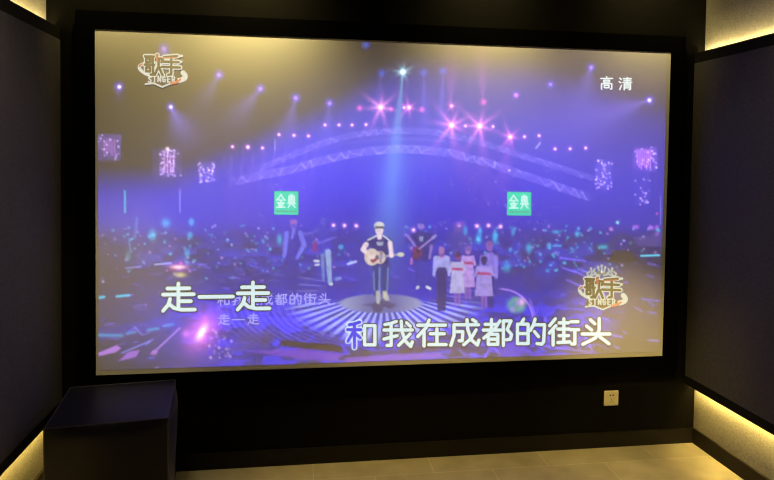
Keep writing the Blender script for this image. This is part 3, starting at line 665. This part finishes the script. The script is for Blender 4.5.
# show emblem: two slanted characters on a ribbon ring over a lettered banner
def emblem(x, y, s, crown, white):
    F = Flat(); W_ = white; G = (0, 0, 0); R_ = (.38, .06, .05); D = (.03, .012, .02)
    if crown:
        c = (.34, .40, .38)
        for k in (-1, 0, 1):
            F.stroke([(x+k*2.2*s, y-17*s), (x+k*3.4*s, y-22.8*s+abs(k)*1.4*s)], .8*s, c, 4); F.ell(x+k*3.6*s, y-23.8*s+abs(k)*1.6*s, 1.3*s, 1.3*s, c, 5)
        for q in (-1, 1):
            F.stroke([(x+q*5.5*s, y-16*s), (x+q*8.2*s, y-18.5*s), (x+q*6.6*s, y-20.8*s)], .75*s, c, 4); F.ell(x+q*10.5*s, y-21*s, 1.2*s, 1.2*s, c, 5)
        for q in (-1, 1):
            F.stroke([(x+q*2*s, y-14*s), (x+q*7*s, y-15.5*s), (x+q*13*s, y-12.5*s), (x+q*14.5*s, y-16*s), (x+q*12*s, y-18*s)], .8*s, c, 4)
            F.stroke([(x+q*12*s, y-13*s), (x+q*9.6*s, y-17*s), (x+q*10.5*s, y-20.5*s)], .7*s, c, 4)
        F.ell(x, y-16.8*s, 5.5*s, 2.2*s, (.10, .12, .13), 3)
    # ribbon ring
    for a0, a1, col, wd in ((2.3, 3.9, W_, 1.5), (1.0, 2.3, W_, 1.2), (-.45, 1.0, W_, 2.4), (3.3, 4.1, R_, .9)):
        P = [(x+.8*s+23*s*math.cos(t), y+5*s+7.6*s*math.sin(t)+.20*23*s*math.cos(t)) for t in np.linspace(a0, a1, 10)]
        F.stroke(P, wd*s, col, 2 if col is W_ else 5)
    # the characters: pale bevel, gold body
    for ch, dx, wd, ht in (('歌', -7.5, 19, 22), ('手', 9.5, 19, 22)):
        glyph(F, ch, x+dx*s, y-1.5*s, wd*s, ht*s, 2.3*s, W_, 8, .04); glyph(F, ch, x+dx*s, y-1.5*s, wd*s, ht*s, 1.3*s, G, 11, .04)
    F.stroke([(x-5*s, y-12*s), (x-4*s, y-6*s)], 1.1*s, R_, 13); F.stroke([(x+1*s, y-9*s), (x+15*s, y-9.5*s)], .6*s, R_, 13)
    for k in range(3): F.stroke([(x+14*s, y-(10-5.5*k)*s), (x+(20.5-k*.3)*s, y-(11-5.8*k)*s)], 1.0*s, W_, 9)
    # banner with the lettering
    F.poly([(x-15*s, y+10*s), (x-16.5*s, y+17*s), (x-8*s, y+16*s), (x+1*s, y+19.5*s), (x+10*s, y+16*s), (x+17*s, y+16*s), (x+15.5*s, y+9.5*s), (x, y+8*s)], D, 6)
    for k, ch in enumerate('SINGER'): glyph(F, ch, x+(-11.5+k*4.7)*s, y+(12.6-.5*math.sin(k/5*math.pi))*s, 3.9*s, 6.2*s, .52*s, W_, 15)
    F.stroke([(x-16*s, y+17.2*s), (x-8*s, y+16.2*s), (x+1*s, y+20*s), (x+10*s, y+16.2*s)], .7*s, W_, 15)
    F.stroke([(x+10*s, y+16.6*s), (x+16*s, y+14.8*s), (x+19*s, y+12.5*s)], 1.1*s, em(214, 120, 80), 15)
    F.done('show_emblem', 4, picture, 'silver and gold emblem with characters 歌手' + (' under a crown' if crown else ''))
emblem(161.5, 67, 1.0, False, (.52, .55, .52))
emblem(601.5, 289.5, 1.0, True, (.50, .56, .46))

# ------------------------------------------------------------------ cube ottoman at lower left
ott = empty('cube_ottoman', (-1.330, -.283, 0), 'black upholstered cube ottoman on the floor under the lower left screen corner', 'ottoman')
ott.rotation_euler = (0, 0, math.radians(6.67))
HW, OH = .238, .493
bm = bmesh.new(); n = 28; vs = {}
def bulge(a, t):
    g = min(1.0, t/.055); g = 1-(1-g)**2
    return .024*(1-a*a)*g*(1-.75*sm(.06, OH, t))
def vert(p):
    k = tuple(round(c, 5) for c in p)
    if k not in vs: vs[k] = bm.verts.new(k)
    return vs[k]
def tpos(j): return OH*(j/n)**1.6
for rot in range(4):
    c, s_ = [(1, 0), (0, 1), (-1, 0), (0, -1)][rot]
    def P(i, j):
        a = -1+2*i/n; t = tpos(j); y = -(HW+bulge(a, t)); x = a*HW
        return vert((x*c-y*s_, x*s_+y*c, OH-t+.0))
    for i in range(n):
        for j in range(n):
            bm.faces.new((P(i, j), P(i, j+1), P(i+1, j+1), P(i+1, j)))
def T(i, j):
    a, b = -1+2*i/n, -1+2*j/n
    return vert((a*HW, b*HW, OH+.006*(1-a**4)*(1-b**4)))
for i in range(n):
    for j in range(n): bm.faces.new((T(i, j), T(i+1, j), T(i+1, j+1), T(i, j+1)))
body = link('cover', bm, M_otto, ott, smooth=True)
body.data.set_sharp_from_angle(angle=math.radians(40))
def cord(name, pts, rad, closed):
    cu = bpy.data.curves.new(name, 'CURVE'); cu.dimensions = '3D'; cu.bevel_depth = rad; cu.bevel_resolution = 2
    sp = cu.splines.new('POLY'); sp.points.add(len(pts)-1)
    for q, p in zip(sp.points, pts): q.co = (*p, 1)
    sp.use_cyclic_u = closed
    tmp = bpy.data.objects.new(name, cu); COL.objects.link(tmp)
    bpy.context.view_layer.update()
    me = bpy.data.meshes.new_from_object(tmp.evaluated_get(bpy.context.evaluated_depsgraph_get()))
    bpy.data.objects.remove(tmp); me.materials.clear(); me.materials.append(M_pipe)
    for p in me.polygons: p.use_smooth = True
    o = bpy.data.objects.new(name, me); COL.objects.link(o); o.parent = ott
    return o
cord('piping', [(-HW, -HW, OH), (HW, -HW, OH), (HW, HW, OH), (-HW, HW, OH)], .0032, True)
for sx in (-1, 1):
    for sy in (-1, 1): cord('corner_piping', [(sx*HW, sy*HW, .004), (sx*HW, sy*HW, OH)], .003, False)

# ------------------------------------------------------------------ wall socket
out = empty('power_socket', (1.2265, YW, .278), 'small ivory square power socket on the black wall under the screen', 'socket')
bm = bmesh.new(); box(bm, -.043, .043, -.0085, 0, -.043, .043, bevel=.005, seg=3); link('faceplate', bm, M_plate, out)
bm = bmesh.new(); box(bm, -.032, .032, -.0097, -.0065, -.036, .036, bevel=.0012); link('socket_insert', bm, M_screw, out)
def slot(x, z, w_, h_, ang):
    bm = bmesh.new(); box(bm, -w_/2, w_/2, -.0104, -.008, -h_/2, h_/2)
    bmesh.ops.transform(bm, matrix=Matrix.Translation((x, 0, z)) @ Matrix.Rotation(ang, 4, 'Y'), verts=bm.verts)
    link('pin_slot', bm, M_hole, out)
slot(-.0085, .019, .0085, .0065, 0); slot(.0085, .019, .0085, .0065, 0)
slot(0, -.008, .0028, .008, 0); slot(-.0085, -.022, .0026, .008, math.radians(30)); slot(.0085, -.022, .0026, .008, math.radians(-30))
